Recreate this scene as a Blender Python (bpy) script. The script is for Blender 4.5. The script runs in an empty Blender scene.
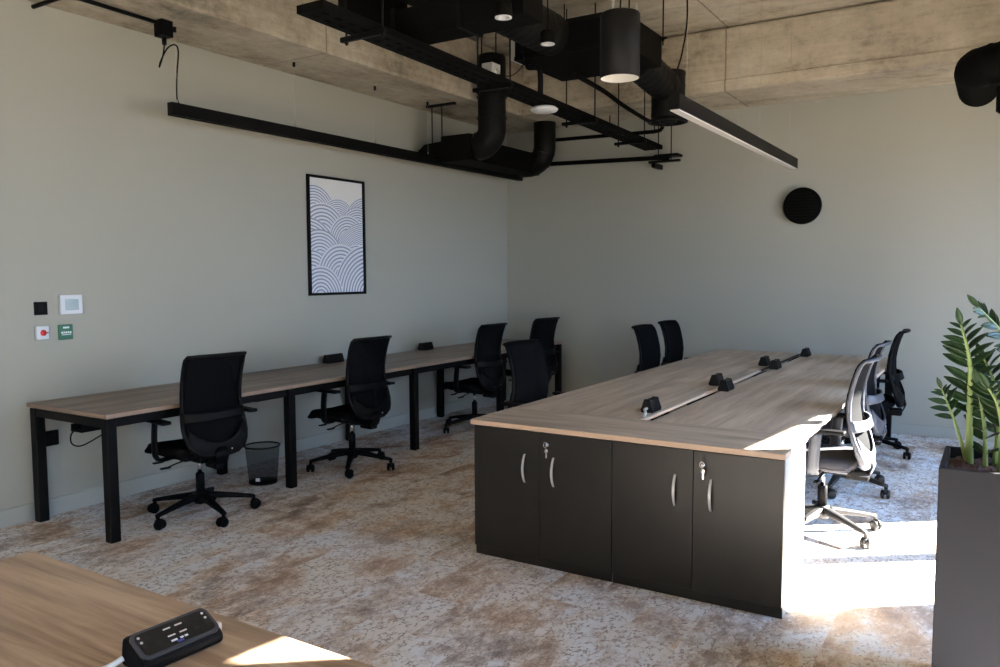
import bpy, bmesh, math, random
from mathutils import Vector, Matrix
random.seed(7)
PI = math.pi
S = bpy.context.scene
COL = S.collection

# ------------------------------------------------------------------ materials
def lin(c):
    return tuple(((v/255)/12.92 if v/255 <= .04045 else ((v/255+.055)/1.055)**2.4) for v in c)

def new_mat(name):
    m = bpy.data.materials.new(name); m.use_nodes = True
    nt = m.node_tree
    return m, nt, nt.nodes['Principled BSDF']

def N(nt, t, **kw):
    n = nt.nodes.new(t)
    for k, v in kw.items():
        if k in n.inputs.keys(): n.inputs[k].default_value = v
        else: setattr(n, k, v)
    return n

def plain(name, col, rough=.5, metal=0, spec=.5, bump=0, bscale=200, var=0):
    m, nt, b = new_mat(name)
    b.inputs['Base Color'].default_value = (*col, 1)
    b.inputs['Roughness'].default_value = rough
    b.inputs['Metallic'].default_value = metal
    b.inputs['Specular IOR Level'].default_value = spec
    tc = N(nt, 'ShaderNodeTexCoord')
    if var:
        nz = N(nt, 'ShaderNodeTexNoise', Scale=6.0, Detail=4.0)
        nt.links.new(tc.outputs['Object'], nz.inputs['Vector'])
        r = N(nt, 'ShaderNodeValToRGB')
        r.color_ramp.elements[0].position = .3; r.color_ramp.elements[1].position = .7
        r.color_ramp.elements[0].color = (*[c*(1-var) for c in col], 1)
        r.color_ramp.elements[1].color = (*[c*(1+var) for c in col], 1)
        nt.links.new(nz.outputs['Fac'], r.inputs['Fac']); nt.links.new(r.outputs['Color'], b.inputs['Base Color'])
    if bump:
        nz = N(nt, 'ShaderNodeTexNoise', Scale=bscale, Detail=3.0)
        nt.links.new(tc.outputs['Object'], nz.inputs['Vector'])
        bp = N(nt, 'ShaderNodeBump', Strength=bump, Distance=.002)
        nt.links.new(nz.outputs['Fac'], bp.inputs['Height']); nt.links.new(bp.outputs['Normal'], b.inputs['Normal'])
    return m

def ramp(nt, stops):
    r = N(nt, 'ShaderNodeValToRGB'); e = r.color_ramp.elements
    while len(e) < len(stops): e.new(.5)
    for el, (p, c) in zip(e, stops):
        el.position = p; el.color = (*c, 1)
    return r

def mixc(nt, a, b, fac, mode='MIX'):
    m = N(nt, 'ShaderNodeMix', data_type='RGBA', blend_type=mode)
    for s, v in ((0, fac), (6, a), (7, b)):
        if hasattr(v, 'is_output'): nt.links.new(v, m.inputs[s])
        else: m.inputs[s].default_value = v if s == 0 else (*v, 1)
    return m.outputs[2]

def math_(nt, op, a, b=None, c=None):
    m = N(nt, 'ShaderNodeMath', operation=op)
    for i, v in enumerate((a, b, c)):
        if v is None: continue
        if hasattr(v, 'is_output'): nt.links.new(v, m.inputs[i])
        else: m.inputs[i].default_value = v
    return m.outputs[0]

def wood(name, along='Y', cols=((88, 77, 69), (120, 106, 95), (142, 128, 116)), rough=.42):
    m, nt, b = new_mat(name)
    tc = N(nt, 'ShaderNodeTexCoord')
    mp = N(nt, 'ShaderNodeMapping')
    mp.inputs['Scale'].default_value = (9, .8, 9) if along == 'Y' else (.8, 9, 9)
    nt.links.new(tc.outputs['Object'], mp.inputs['Vector'])
    n1 = N(nt, 'ShaderNodeTexNoise', Scale=1.3, Detail=8.0, Roughness=.62, Distortion=.6)
    nt.links.new(mp.outputs[0], n1.inputs['Vector'])
    mp2 = N(nt, 'ShaderNodeMapping')
    mp2.inputs['Scale'].default_value = (70, 2.5, 70) if along == 'Y' else (2.5, 70, 70)
    nt.links.new(tc.outputs['Object'], mp2.inputs['Vector'])
    n2 = N(nt, 'ShaderNodeTexNoise', Scale=1.0, Detail=4.0, Roughness=.6)
    nt.links.new(mp2.outputs[0], n2.inputs['Vector'])
    f = math_(nt, 'ADD', math_(nt, 'MULTIPLY', n1.outputs['Fac'], .75), math_(nt, 'MULTIPLY', n2.outputs['Fac'], .25))
    r = ramp(nt, [(.36, lin(cols[0])), (.5, lin(cols[1])), (.62, lin(cols[2]))])
    nt.links.new(f, r.inputs['Fac']); nt.links.new(r.outputs['Color'], b.inputs['Base Color'])
    b.inputs['Roughness'].default_value = rough
    bp = N(nt, 'ShaderNodeBump', Strength=.12, Distance=.001)
    nt.links.new(n2.outputs['Fac'], bp.inputs['Height']); nt.links.new(bp.outputs['Normal'], b.inputs['Normal'])
    return m

def concrete(name, base=((92, 85, 74), (176, 166, 148), (214, 207, 191)), axis='X'):
    m, nt, b = new_mat(name)
    tc = N(nt, 'ShaderNodeTexCoord')
    n1 = N(nt, 'ShaderNodeTexNoise', Scale=1.1, Detail=9.0, Roughness=.68)
    n2 = N(nt, 'ShaderNodeTexNoise', Scale=14.0, Detail=8.0, Roughness=.75)
    mp = N(nt, 'ShaderNodeMapping')
    mp.inputs['Scale'].default_value = (.7, 3, 5) if axis == 'X' else (3, .7, 5)
    nt.links.new(tc.outputs['Object'], mp.inputs['Vector'])
    n3 = N(nt, 'ShaderNodeTexNoise', Scale=1.6, Detail=7.0, Roughness=.7, Distortion=.4)
    nt.links.new(mp.outputs[0], n3.inputs['Vector'])
    nt.links.new(tc.outputs['Object'], n1.inputs['Vector']); nt.links.new(tc.outputs['Object'], n2.inputs['Vector'])
    f = math_(nt, 'ADD', math_(nt, 'MULTIPLY', n1.outputs['Fac'], .4),
              math_(nt, 'ADD', math_(nt, 'MULTIPLY', n2.outputs['Fac'], .25), math_(nt, 'MULTIPLY', n3.outputs['Fac'], .35)))
    r = ramp(nt, [(.36, lin(base[0])), (.47, lin(base[1])), (.62, lin(base[2]))])
    nt.links.new(f, r.inputs['Fac'])
    vo = N(nt, 'ShaderNodeTexVoronoi', Scale=9.0)
    nt.links.new(tc.outputs['Object'], vo.inputs['Vector'])
    pit = N(nt, 'ShaderNodeMath', operation='LESS_THAN'); pit.inputs[1].default_value = .05
    nt.links.new(vo.outputs['Distance'], pit.inputs[0])
    col = mixc(nt, r.outputs['Color'], lin((92, 80, 62)), math_(nt, 'MULTIPLY', pit.outputs[0], .55))
    sp = N(nt, 'ShaderNodeSeparateXYZ'); nt.links.new(tc.outputs['Object'], sp.inputs[0])
    wob = math_(nt, 'MULTIPLY_ADD', n2.outputs['Fac'], .02, -.01)
    jt = math_(nt, 'FRACT', math_(nt, 'DIVIDE', math_(nt, 'ADD', math_(nt, 'ADD', sp.outputs[0 if axis == 'X' else 1], wob), .55 if axis == 'X' else .69), 3.4 if axis == 'X' else 2.6))
    jm = math_(nt, 'LESS_THAN', jt, .0045)
    col = mixc(nt, col, lin((104, 92, 74)), math_(nt, 'MULTIPLY', jm, .7))
    nt.links.new(col, b.inputs['Base Color'])
    b.inputs['Roughness'].default_value = .9
    bp = N(nt, 'ShaderNodeBump', Strength=.35, Distance=.01)
    nt.links.new(n2.outputs['Fac'], bp.inputs['Height']); nt.links.new(bp.outputs['Normal'], b.inputs['Normal'])
    return m

def carpet():
    m, nt, b = new_mat('carpet planks')
    tc = N(nt, 'ShaderNodeTexCoord')
    sp = N(nt, 'ShaderNodeSeparateXYZ'); nt.links.new(tc.outputs['Object'], sp.inputs[0])
    col_i = math_(nt, 'FLOOR', math_(nt, 'DIVIDE', sp.outputs[0], .25))
    shift = math_(nt, 'FRACT', math_(nt, 'MULTIPLY', col_i, .37))
    row_i = math_(nt, 'FLOOR', math_(nt, 'ADD', sp.outputs[1], shift))
    cv = N(nt, 'ShaderNodeCombineXYZ'); nt.links.new(col_i, cv.inputs[0]); nt.links.new(row_i, cv.inputs[1])
    wn = N(nt, 'ShaderNodeTexWhiteNoise', noise_dimensions='3D'); nt.links.new(cv.outputs[0], wn.inputs['Vector'])
    # every plank shows its own cut of the print
    off = N(nt, 'ShaderNodeVectorMath', operation='SCALE'); off.inputs['Scale'].default_value = .32
    nt.links.new(wn.outputs['Color'], off.inputs[0])
    ad = N(nt, 'ShaderNodeVectorMath', operation='ADD')
    nt.links.new(tc.outputs['Object'], ad.inputs[0]); nt.links.new(off.outputs[0], ad.inputs[1])
    def noise(scale3, sc, det, rough, dist=0):
        mp = N(nt, 'ShaderNodeMapping'); mp.inputs['Scale'].default_value = scale3
        nt.links.new(ad.outputs[0], mp.inputs['Vector'])
        n = N(nt, 'ShaderNodeTexNoise', Scale=sc, Detail=det, Roughness=rough, Distortion=dist)
        nt.links.new(mp.outputs[0], n.inputs['Vector']); return n.outputs['Fac']
    patch = noise((1.35, .9, 1), 2.7, 6.0, .66)
    tint = noise((1.2, .8, 1), 2.3, 3.0, .5, .3)
    vein = noise((1.25, .85, 1), 15.0, 5.0, .62, .25)
    grit = noise((1.3, .7, 1), 48.0, 5.0, .7)
    f = math_(nt, 'ADD', math_(nt, 'MULTIPLY_ADD', patch, 1.08, -.03), math_(nt, 'MULTIPLY', wn.outputs['Value'], .05))
    f = math_(nt, 'ADD', f, math_(nt, 'MULTIPLY', math_(nt, 'SUBTRACT', grit, .5), .42))
    warm = ramp(nt, [(.30, lin((112, 98, 90))), (.40, lin((170, 148, 130))), (.49, lin((206, 186, 168))), (.57, lin((226, 220, 214)))])
    cool = ramp(nt, [(.30, lin((100, 94, 96))), (.40, lin((158, 148, 143))), (.49, lin((210, 204, 201))), (.57, lin((230, 231, 234)))])
    nt.links.new(f, warm.inputs['Fac']); nt.links.new(f, cool.inputs['Fac'])
    tr = ramp(nt, [(.42, (0, 0, 0)), (.58, (1, 1, 1))]); nt.links.new(tint, tr.inputs['Fac'])
    base = mixc(nt, warm.outputs['Color'], cool.outputs['Color'], tr.outputs['Color'])
    # crackle veins through the worn print
    ridge = math_(nt, 'ABSOLUTE', math_(nt, 'SUBTRACT', vein, .5))
    vr = ramp(nt, [(.016, (1, 1, 1)), (.062, (0, 0, 0))]); nt.links.new(ridge, vr.inputs['Fac'])
    br = ramp(nt, [(.45, (0, 0, 0)), (.56, (1, 1, 1))]); nt.links.new(grit, br.inputs['Fac'])
    amt = math_(nt, 'MULTIPLY', math_(nt, 'MULTIPLY', vr.outputs['Color'], br.outputs['Color']), .85)
    c = mixc(nt, base, lin((132, 108, 92)), amt)
    nt.links.new(c, b.inputs['Base Color'])
    b.inputs['Roughness'].default_value = .95; b.inputs['Specular IOR Level'].default_value = .1
    pile = N(nt, 'ShaderNodeTexNoise', Scale=260.0, Detail=2.0); nt.links.new(tc.outputs['Object'], pile.inputs['Vector'])
    bp = N(nt, 'ShaderNodeBump', Strength=.5, Distance=.004)
    nt.links.new(pile.outputs['Fac'], bp.inputs['Height']); nt.links.new(bp.outputs['Normal'], b.inputs['Normal'])
    return m

def mesh_fabric(name, col, hole=.16, scale=520):
    m, nt, b = new_mat(name)
    b.inputs['Base Color'].default_value = (*col, 1); b.inputs['Roughness'].default_value = .8
    b.inputs['Specular IOR Level'].default_value = .05
    tc = N(nt, 'ShaderNodeTexCoord')
    w1 = N(nt, 'ShaderNodeTexWave', Scale=scale/6.28); w1.bands_direction = 'Z'
    nt.links.new(tc.outputs['Object'], w1.inputs['Vector'])
    bp = N(nt, 'ShaderNodeBump', Strength=.2, Distance=.001)
    nt.links.new(w1.outputs['Fac'], bp.inputs['Height']); nt.links.new(bp.outputs['Normal'], b.inputs['Normal'])
    tr = N(nt, 'ShaderNodeBsdfTransparent'); mx = N(nt, 'ShaderNodeMixShader'); mx.inputs[0].default_value = hole
    nt.links.new(b.outputs[0], mx.inputs[1]); nt.links.new(tr.outputs[0], mx.inputs[2])
    nt.links.new(mx.outputs[0], nt.nodes['Material Output'].inputs[0])
    return m

def pane_mat():
    m, nt, b = new_mat('window glass')
    nt.nodes.remove(b)
    tr = N(nt, 'ShaderNodeBsdfTransparent'); gl = N(nt, 'ShaderNodeBsdfGlossy', Roughness=.02)
    fr = N(nt, 'ShaderNodeFresnel', IOR=1.2)
    mx = N(nt, 'ShaderNodeMixShader')
    nt.links.new(fr.outputs[0], mx.inputs[0]); nt.links.new(tr.outputs[0], mx.inputs[1]); nt.links.new(gl.outputs[0], mx.inputs[2])
    nt.links.new(mx.outputs[0], nt.nodes['Material Output'].inputs[0])
    return m

def wave_print():
    """A generic print of overlapping striped hills, x across 0..W, y up 0..H in metres (object X,Z)."""
    m, nt, b = new_mat('wave print')
    tc = N(nt, 'ShaderNodeTexCoord'); sp = N(nt, 'ShaderNodeSeparateXYZ')
    nt.links.new(tc.outputs['Object'], sp.inputs[0])
    u, v = sp.outputs[1], sp.outputs[2]
    paper = lin((232, 230, 226)); ink = lin((142, 148, 174)); pale = lin((230, 231, 235))
    cur = None
    W_, H_ = .62, .95
    hills = [(.06, .60, .26, .034), (.36, .52, .24, .026), (.72, .50, .30, .028), (.16, .40, .31, .044), (.62, .44, .26, .032),
             (.48, .36, .26, .036), (-.02, .22, .36, .040), (.70, .12, .44, .024), (.12, .18, .30, .040), (.60, .10, .26, .030), (.02, .04, .26, .042),
             (.38, .06, .30, .046), (.74, -.10, .46, .050), (.12, -.12, .28, .044)]
    for (cu, cv, R, per) in hills:
        du = math_(nt, 'SUBTRACT', u, cu); dv = math_(nt, 'SUBTRACT', v, cv+.075)
        d = math_(nt, 'SQRT', math_(nt, 'ADD', math_(nt, 'MULTIPLY', du, du), math_(nt, 'MULTIPLY', dv, dv)))
        inside = math_(nt, 'LESS_THAN', d, R)
        st = math_(nt, 'GREATER_THAN', math_(nt, 'FRACT', math_(nt, 'DIVIDE', d, per*.72)), .40)
        stc = mixc(nt, ink, pale, st)
        cur = mixc(nt, cur if cur is not None else paper, stc, inside)
    nt.links.new(cur, b.inputs['Base Color']); b.inputs['Roughness'].default_value = .35
    return m

M = {}
M['wall'] = plain('painted plaster', lin((163, 163, 154)), .92, spec=.2, bump=.12, bscale=120)
M['skirt'] = plain('painted skirting', lin((164, 166, 160)), .75, spec=.25)
M['white_wall'] = plain('grey plaster', lin((170, 170, 164)), .9)
M['concrete_x'] = concrete('board marked concrete', axis='X')
M['concrete_y_dim'] = concrete('dimmed board marked concrete along wall', ((76, 70, 60), (152, 143, 127), (194, 186, 170)), 'Y')  # left beam's dimmer light is painted in as a darker concrete tone
M['carpet'] = carpet()
M['wood_y'] = wood('grey oak laminate', 'Y')
M['wood_x'] = wood('grey oak laminate crosswise', 'X')
M['wood_warm'] = wood('warm oak laminate', 'X', ((118, 94, 74), (164, 138, 114), (190, 166, 142)), .36)
M['oak_pale'] = wood('lit grey oak laminate', 'Y', ((136, 120, 104), (176, 158, 140), (200, 184, 166)), .36)  # same oak as the bench, stronger light and glare painted in as paler tone
M['oak_lit_x'] = wood('lit grey oak laminate crosswise', 'X', ((136, 120, 104), (176, 158, 140), (200, 184, 166)), .36)
M['carcass'] = plain('pale grey melamine', lin((188, 188, 184)), .4)
M['edge'] = plain('oak edge band', lin((180, 157, 140)), .5, var=.06)
M['edge_dark'] = plain('dark oak edge band', lin((128, 108, 95)), .5, var=.06)
M['black_metal'] = plain('black powder coat', (.002, .002, .0022), .5, spec=.1, bump=.08, bscale=500)
M['black_soft'] = plain('black duct paint', (.0018, .0018, .0016), .75, spec=.05)
M['duct_sheen'] = plain('black spiral duct', (.0028, .0027, .0025), .55, spec=.12)
M['black_plastic'] = plain('black plastic', (.0024, .0026, .0032), .5, spec=.07)
M['black_gloss'] = plain('black gloss plastic', (.005, .0054, .0065), .3, spec=.18)
M['charcoal'] = plain('charcoal laminate', (.0095, .0092, .009), .36, spec=.2, bump=.05, bscale=400)
M['gap'] = plain('dark recess', (.006, .006, .006), .9)
M['steel'] = plain('brushed steel', (.85, .85, .86), .35, metal=.7)
M['chrome'] = plain('chrome', (.75, .76, .78), .12, metal=1)
M['galv'] = plain('galvanised steel', (.72, .72, .70), .4, metal=.4)
M['fabric'] = plain('black seat fabric', (.003, .003, .0036), .95, spec=.04, bump=.3, bscale=700)
M['mesh'] = mesh_fabric('black chair mesh', (.002, .0022, .0028), .02)
M['bin_mesh'] = mesh_fabric('black wire mesh', (.004, .004, .005), .6, 900)
M['grey_plastic'] = plain('grey plastic', lin((54, 57, 65)), .42, spec=.3)
M['dark_plastic'] = plain('dark grey plastic', (.012, .012, .0125), .4, spec=.3)
M['grey_fabric'] = plain('grey seat fabric', lin((52, 52, 56)), .95, spec=.15, bump=.3, bscale=700)
M['white_plastic'] = plain('white plastic', lin((225, 226, 228)), .4)
M['cream'] = plain('cream trunking', lin((214, 204, 190)), .5)
M['lcd'] = plain('grey display', lin((128, 142, 142)), .2)
M['red'] = plain('red plastic', lin((186, 38, 42)), .4)
M['green'] = plain('green plastic', lin((22, 84, 58)), .4)
M['diffuser'] = plain('opal diffuser', lin((236, 232, 226)), .35)
M['reflector'] = plain('white reflector', lin((226, 224, 218)), .3)
M['wire'] = plain('thin steel wire', (.45, .45, .42), .4, metal=.7)
M['planter'] = plain('anthracite planter', lin((35, 36, 41)), .75, spec=.08, bump=.08, bscale=300)
M['soil'] = plain('bark soil', lin((66, 44, 34)), .95, bump=1.0, bscale=60, var=.4)
M['stem'] = plain('green stem', lin((122, 142, 84)), .5, var=.12)
M['leaf'] = plain('glossy leaf', lin((30, 54, 28)), .34, spec=.3, var=.35)
M['pane'] = pane_mat()
M['frame_white'] = plain('window frame grey', lin((70, 72, 74)), .5)
M['print'] = wave_print()
M['blue_label'] = plain('blue label', lin((60, 70, 150)), .4)

# ------------------------------------------------------------------ mesh builder
class MB:
    def __init__(s): s.bm = bmesh.new()
    def box(s, x0, x1, y0, y1, z0, z1, mi=0, bev=0, seg=2, mtx=None):
        x0, x1 = min(x0, x1), max(x0, x1); y0, y1 = min(y0, y1), max(y0, y1); z0, z1 = min(z0, z1), max(z0, z1)
        vs = [s.bm.verts.new(p) for p in ((x0,y0,z0),(x1,y0,z0),(x1,y1,z0),(x0,y1,z0),(x0,y0,z1),(x1,y0,z1),(x1,y1,z1),(x0,y1,z1))]
        fs = [s.bm.faces.new([vs[i] for i in q]) for q in ((3,2,1,0),(4,5,6,7),(0,1,5,4),(1,2,6,5),(2,3,7,6),(3,0,4,7))]
        for f in fs: f.material_index = mi
        if bev:
            es = list({e for f in fs for e in f.edges})
            r = bmesh.ops.bevel(s.bm, geom=es, offset=bev, segments=seg, affect='EDGES', profile=.5)
            for f in r['faces']: f.material_index = mi
            vs = list({v for f in r['faces'] for v in f.verts} | {v for v in vs if v.is_valid})
        if mtx is not None:
            bmesh.ops.transform(s.bm, matrix=mtx, verts=[v for v in vs if v.is_valid])
        return s
    def ring_sweep(s, rings, closed=False, caps=True, mi=0, smooth=True):
        n = len(rings[0]); R = [[s.bm.verts.new(p) for p in r] for r in rings]
        m = len(R)
        for i in range(m if closed else m-1):
            a, b = R[i], R[(i+1) % m]
            for k in range(n):
                f = s.bm.faces.new((a[k], a[(k+1) % n], b[(k+1) % n], b[k])); f.smooth = smooth; f.material_index = mi
        if caps and not closed:
            for r, rev in ((rings[0], True), (rings[-1], False)):
                vs = R[0] if rev else R[-1]
                f = s.bm.faces.new(vs[::-1] if rev else vs); f.material_index = mi
        return s
    def tube(s, pts, r, n=10, closed=False, caps=True, mi=0, smooth=True):
        pts = [Vector(p) for p in pts]; m = len(pts)
        rad = r if isinstance(r, (list, tuple)) else [r]*m
        rings = []; up = None
        for i, p in enumerate(pts):
            if closed: t = pts[(i+1) % m]-pts[i-1]
            elif i == 0: t = pts[1]-pts[0]
            elif i == m-1: t = pts[-1]-pts[-2]
            else: t = (pts[i+1]-p).normalized()+(p-pts[i-1]).normalized()
            t.normalize()
            if up is None: up = Vector((0,0,1)) if abs(t.z) < .9 else Vector((1,0,0))
            a = t.cross(up); a.normalize(); bb = a.cross(t); bb.normalize(); up = bb
            rings.append([p+(a*math.cos(2*PI*k/n)+bb*math.sin(2*PI*k/n))*rad[i] for k in range(n)])
        return s.ring_sweep(rings, closed, caps, mi, smooth)
    def cyl(s, p0, p1, r, r1=None, n=16, mi=0, smooth=True):
        return s.tube([p0, p1], [r, r if r1 is None else r1], n, mi=mi, smooth=smooth)
    def lathe(s, prof, c, n=24, mi=0, axis='Z', smooth=True, caps=True):
        c = Vector(c)
        def P(r, h, a):
            x, y = r*math.cos(a), r*math.sin(a)
            return c+(Vector((x, y, h)) if axis == 'Z' else Vector((h, x, y)) if axis == 'X' else Vector((y, h, x)))
        rings = [[P(r, h, 2*PI*k/n) for k in range(n)] for r, h in prof]
        return s.ring_sweep(rings, caps=caps, mi=mi, smooth=smooth)
    def sheet(s, fn, nu, nv, th, mi=0, smooth=True):
        G = [[Vector(fn(i/nu, j/nv)) for j in range(nv+1)] for i in range(nu+1)]
        def nor(i, j):
            a = G[min(i+1, nu)][j]-G[max(i-1, 0)][j]; b = G[i][min(j+1, nv)]-G[i][max(j-1, 0)]
            q = a.cross(b); return q.normalized() if q.length > 1e-12 else Vector((0, 1, 0))
        A = [[s.bm.verts.new(G[i][j]+nor(i, j)*th/2) for j in range(nv+1)] for i in range(nu+1)]
        B = [[s.bm.verts.new(G[i][j]-nor(i, j)*th/2) for j in range(nv+1)] for i in range(nu+1)]
        def q(*v):
            f = s.bm.faces.new(v); f.smooth = smooth; f.material_index = mi
        for i in range(nu):
            for j in range(nv):
                q(A[i][j], A[i+1][j], A[i+1][j+1], A[i][j+1]); q(B[i][j+1], B[i+1][j+1], B[i+1][j], B[i][j])
        for i in range(nu):
            q(A[i+1][0], A[i][0], B[i][0], B[i+1][0]); q(A[i][nv], A[i+1][nv], B[i+1][nv], B[i][nv])
        for j in range(nv):
            q(A[0][j], A[0][j+1], B[0][j+1], B[0][j]); q(A[nu][j+1], A[nu][j], B[nu][j], B[nu][j+1])
        return s
    def prism(s, poly, y0, y1, axis='Y', mi=0, bev=0):
        """polygon of (a,b) extruded along axis; Y: (x,z), X: (y,z)"""
        def P(a, b, h): return (a, h, b) if axis == 'Y' else (h, a, b)
        lo = [s.bm.verts.new(P(a, b, y0)) for a, b in poly]; hi = [s.bm.verts.new(P(a, b, y1)) for a, b in poly]
        fs = [s.bm.faces.new(lo[::-1]), s.bm.faces.new(hi)]
        for k in range(len(poly)):
            k2 = (k+1) % len(poly); fs.append(s.bm.faces.new((lo[k], lo[k2], hi[k2], hi[k])))
        for f in fs: f.material_index = mi
        if bev:
            es = list({e for f in fs for e in f.edges})
            r = bmesh.ops.bevel(s.bm, geom=es, offset=bev, segments=2, affect='EDGES', profile=.5)
            for f in r['faces']: f.material_index = mi
        return s
    def xform(s, mtx):
        bmesh.ops.transform(s.bm, matrix=mtx, verts=s.bm.verts); return s
    def build(s, name, mats, parent=None, origin=(0, 0, 0)):
        o_ = Vector(origin)
        bmesh.ops.translate(s.bm, vec=-o_, verts=s.bm.verts)
        bmesh.ops.recalc_face_normals(s.bm, faces=s.bm.faces)
        me = bpy.data.meshes.new(name); s.bm.to_mesh(me); s.bm.free()
        for m in (mats if isinstance(mats, (list, tuple)) else [mats]): me.materials.append(m)
        ob = bpy.data.objects.new(name, me); COL.objects.link(ob)
        if parent is not None: ob.parent = parent
        else: ob.location = o_
        return ob

def tag(o, label=None, cat=None, group=None, kind=None):
    for k, v in (('label', label), ('category', cat), ('group', group), ('kind', kind)):
        if v: o[k] = v
    return o
def thing(name, loc, label, cat, group=None, rz=0):
    o = bpy.data.objects.new(name, None); COL.objects.link(o); o.location = loc; o.rotation_euler = (0, 0, rz)
    o.empty_display_size = .1
    return tag(o, label, cat, group)
def copy_tree(o, parent=None):
    c = o.copy(); COL.objects.link(c)
    if parent is not None: c.parent = parent
    for ch in list(o.children): copy_tree(ch, c)
    return c
def arc(c, r, a0, a1, n, u, v):
    c, u, v = Vector(c), Vector(u), Vector(v)
    return [c+u*r*math.cos(a0+(a1-a0)*i/n)+v*r*math.sin(a0+(a1-a0)*i/n) for i in range(n+1)]
def smooth_path(pts, n=8):
    P = [Vector(p) for p in pts]; P = [2*P[0]-P[1]]+P+[2*P[-1]-P[-2]]; out = []
    for i in range(1, len(P)-2):
        for k in range(n):
            t = k/n; a, b, c, d = P[i-1:i+3]
            out.append(.5*((2*b)+(c-a)*t+(2*a-5*b+4*c-d)*t*t+(3*b-a-3*c+d)*t**3))
    out.append(P[-2]); return out
def struct(o, label=None): return tag(o, label, kind='structure')

# ------------------------------------------------------------------ the room
YB, SOF, SLAB, BX, BY = 8.258, 3.18, 3.77, .704, 7.445
YF = -3.0
struct(MB().box(-.2, 7.2, YF, YB+.2, -.12, 0).build('floor', M['carpet']))
struct(MB().box(-.2, 7.2, YF, YB+.2, SLAB, SLAB+.2).build('ceiling', M['concrete_x']))
struct(MB().box(-.2, 0, YF, YB, 0, SLAB).build('wall_left', M['wall']))
struct(MB().box(-.2, 7.2, YB, YB+.2, 0, SLAB).build('wall_back', M['wall']))
struct(MB().box(-.2, 7.2, YF-.2, YF, 0, SLAB).build('wall_front', M['white_wall']))
struct(MB().box(0, BX, YF, YB, SOF, SLAB-.022, bev=.008).box(0, BX-.05, YF, YB, SLAB-.024, SLAB).build('trim_1', M['concrete_y_dim']), 'concrete beam along the left wall')
struct(MB().box(BX, 7.0, BY, YB, SOF, SLAB-.024, bev=.008).box(BX-.05, 7.0, BY+.05, YB, SLAB-.026, SLAB).box(BX+.001, 7.0, BY-.014, BY+.02, SOF+.004, SOF+.105, bev=.006).build('trim_2', M['concrete_x']), 'concrete beam along the back wall')
struct(MB().box(0, .014, YF, YB, 0, .108, bev=.003).build('baseboard_left', M['skirt']))
struct(MB().box(.014, 6.8, YB-.014, YB, 0, .098, bev=.003).build('baseboard_back', M['skirt']))

WX = lambda y: 6.5+.12*(y-6)
SHEAR = Matrix(((1, .12, 0, -.72), (0, 1, 0, 0), (0, 0, 1, 0), (0, 0, 0, 1)))
WIN = [(-2.4, -.4, 1), (2.82, 4.05, 0), (5.245, 6.93, 1)]
LINTS, SILL, WT = (2.66, 2.685, 2.625), .55, .14
w = MB()
ys = [YF]+[v for a, b, _ in WIN for v in (a, b)]+[YB+.2]
for i in range(0, len(ys), 2): w.box(6.5, 6.5+WT, ys[i], ys[i+1], 0, SLAB)
for (a, b, _), LINT in zip(WIN, LINTS):
    w.box(6.5, 6.5+WT, a, b, 0, SILL); w.box(6.5, 6.5+WT, a, b, LINT, SLAB)
struct(w.xform(SHEAR).build('wall_right', M['wall']))
for i, (a, b, nm) in enumerate(WIN):
    f = MB(); LINT = LINTS[i]
    x0, x1 = 6.55, 6.60
    f.box(x0, x1, a, a+.03, SILL, LINT); f.box(x0, x1, b-.03, b, SILL, LINT)
    f.box(x0, x1, a+.03, b-.03, SILL, SILL+.03); f.box(x0, x1, a+.03, b-.03, LINT-.02, LINT)
    mull = [6.095] if i == 2 else [a+(b-a)*(k+1)/(nm+1) for k in range(nm)]
    for y in mull: f.box(x0, x1, y-.062, y+.062, SILL+.03, LINT-.02)
    fo = struct(f.xform(SHEAR).build('window_%d' % (i+1), M['frame_white']))
    g = MB().box(6.573, 6.577, a+.03, b-.03, SILL+.03, LINT-.02).xform(SHEAR).build('pane', M['pane'], fo)
    struct(g)

# ------------------------------------------------------------------ left bench desk
H = .74
BX1, BY0, BY1 = .852, 2.565, 8.07
L = (.42, BY0, 0)
bench = thing('bench_desk', L, 'long grey oak bench desk on black square legs along the left wall', 'desk')
ylegs = [2.60, 3.955, 5.375, 6.775, 8.03]
edges_y = [BY0, 3.955, 5.375, 6.775, BY1]
for k in range(4):
    t = MB(); a, b = edges_y[k]+(.001 if k else 0), edges_y[k+1]-.001
    t.box(.02, BX1, a, b, H-.025, H, 0, .0015, 1)
    for f in t.bm.faces:
        if abs(f.normal.z) < .5: f.material_index = 1
    t.bm.normal_update()
    for f in t.bm.faces: f.material_index = 0 if abs(f.normal.z) > .5 else 1
    t.build('desktop', [M['wood_y'], M['edge_dark']], bench, L)
for y in ylegs:
    MB().box(BX1-.065, BX1-.005, y-.03, y+.03, 0, H-.03, 0, .003, 1).build('leg', M['black_metal'], bench, L)
    MB().box(.04, .10, y-.03, y+.03, 0, H-.03, 0, .003, 1).build('leg', M['black_metal'], bench, L)
    MB().box(.10, BX1-.065, y-.025, y+.025, H-.08, H-.03).build('cross_rail', M['black_metal'], bench, L)
f = MB()
for k in range(4):
    a, b = ylegs[k]+.03, ylegs[k+1]-.03
    f.box(BX1-.075, BX1-.03, a, b, H-.078, H-.026); f.box(.06, .10, a, b, H-.078, H-.026)
f.build('side_rail', M['black_metal'], bench, L)
for k in range(4):
    a, b = ylegs[k]+.13, ylegs[k+1]-.13
    c = MB(); c.box(.20, .32, a, b, .555, .565); c.box(.20, .205, a, b, .565, .60); c.box(.315, .32, a, b, .565, .60)
    for y in (a+.1, b-.1): c.box(.25, .27, y-.01, y+.01, .565, H-.026)
    c.build('cable_basket', M['black_metal'], bench, L)
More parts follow.
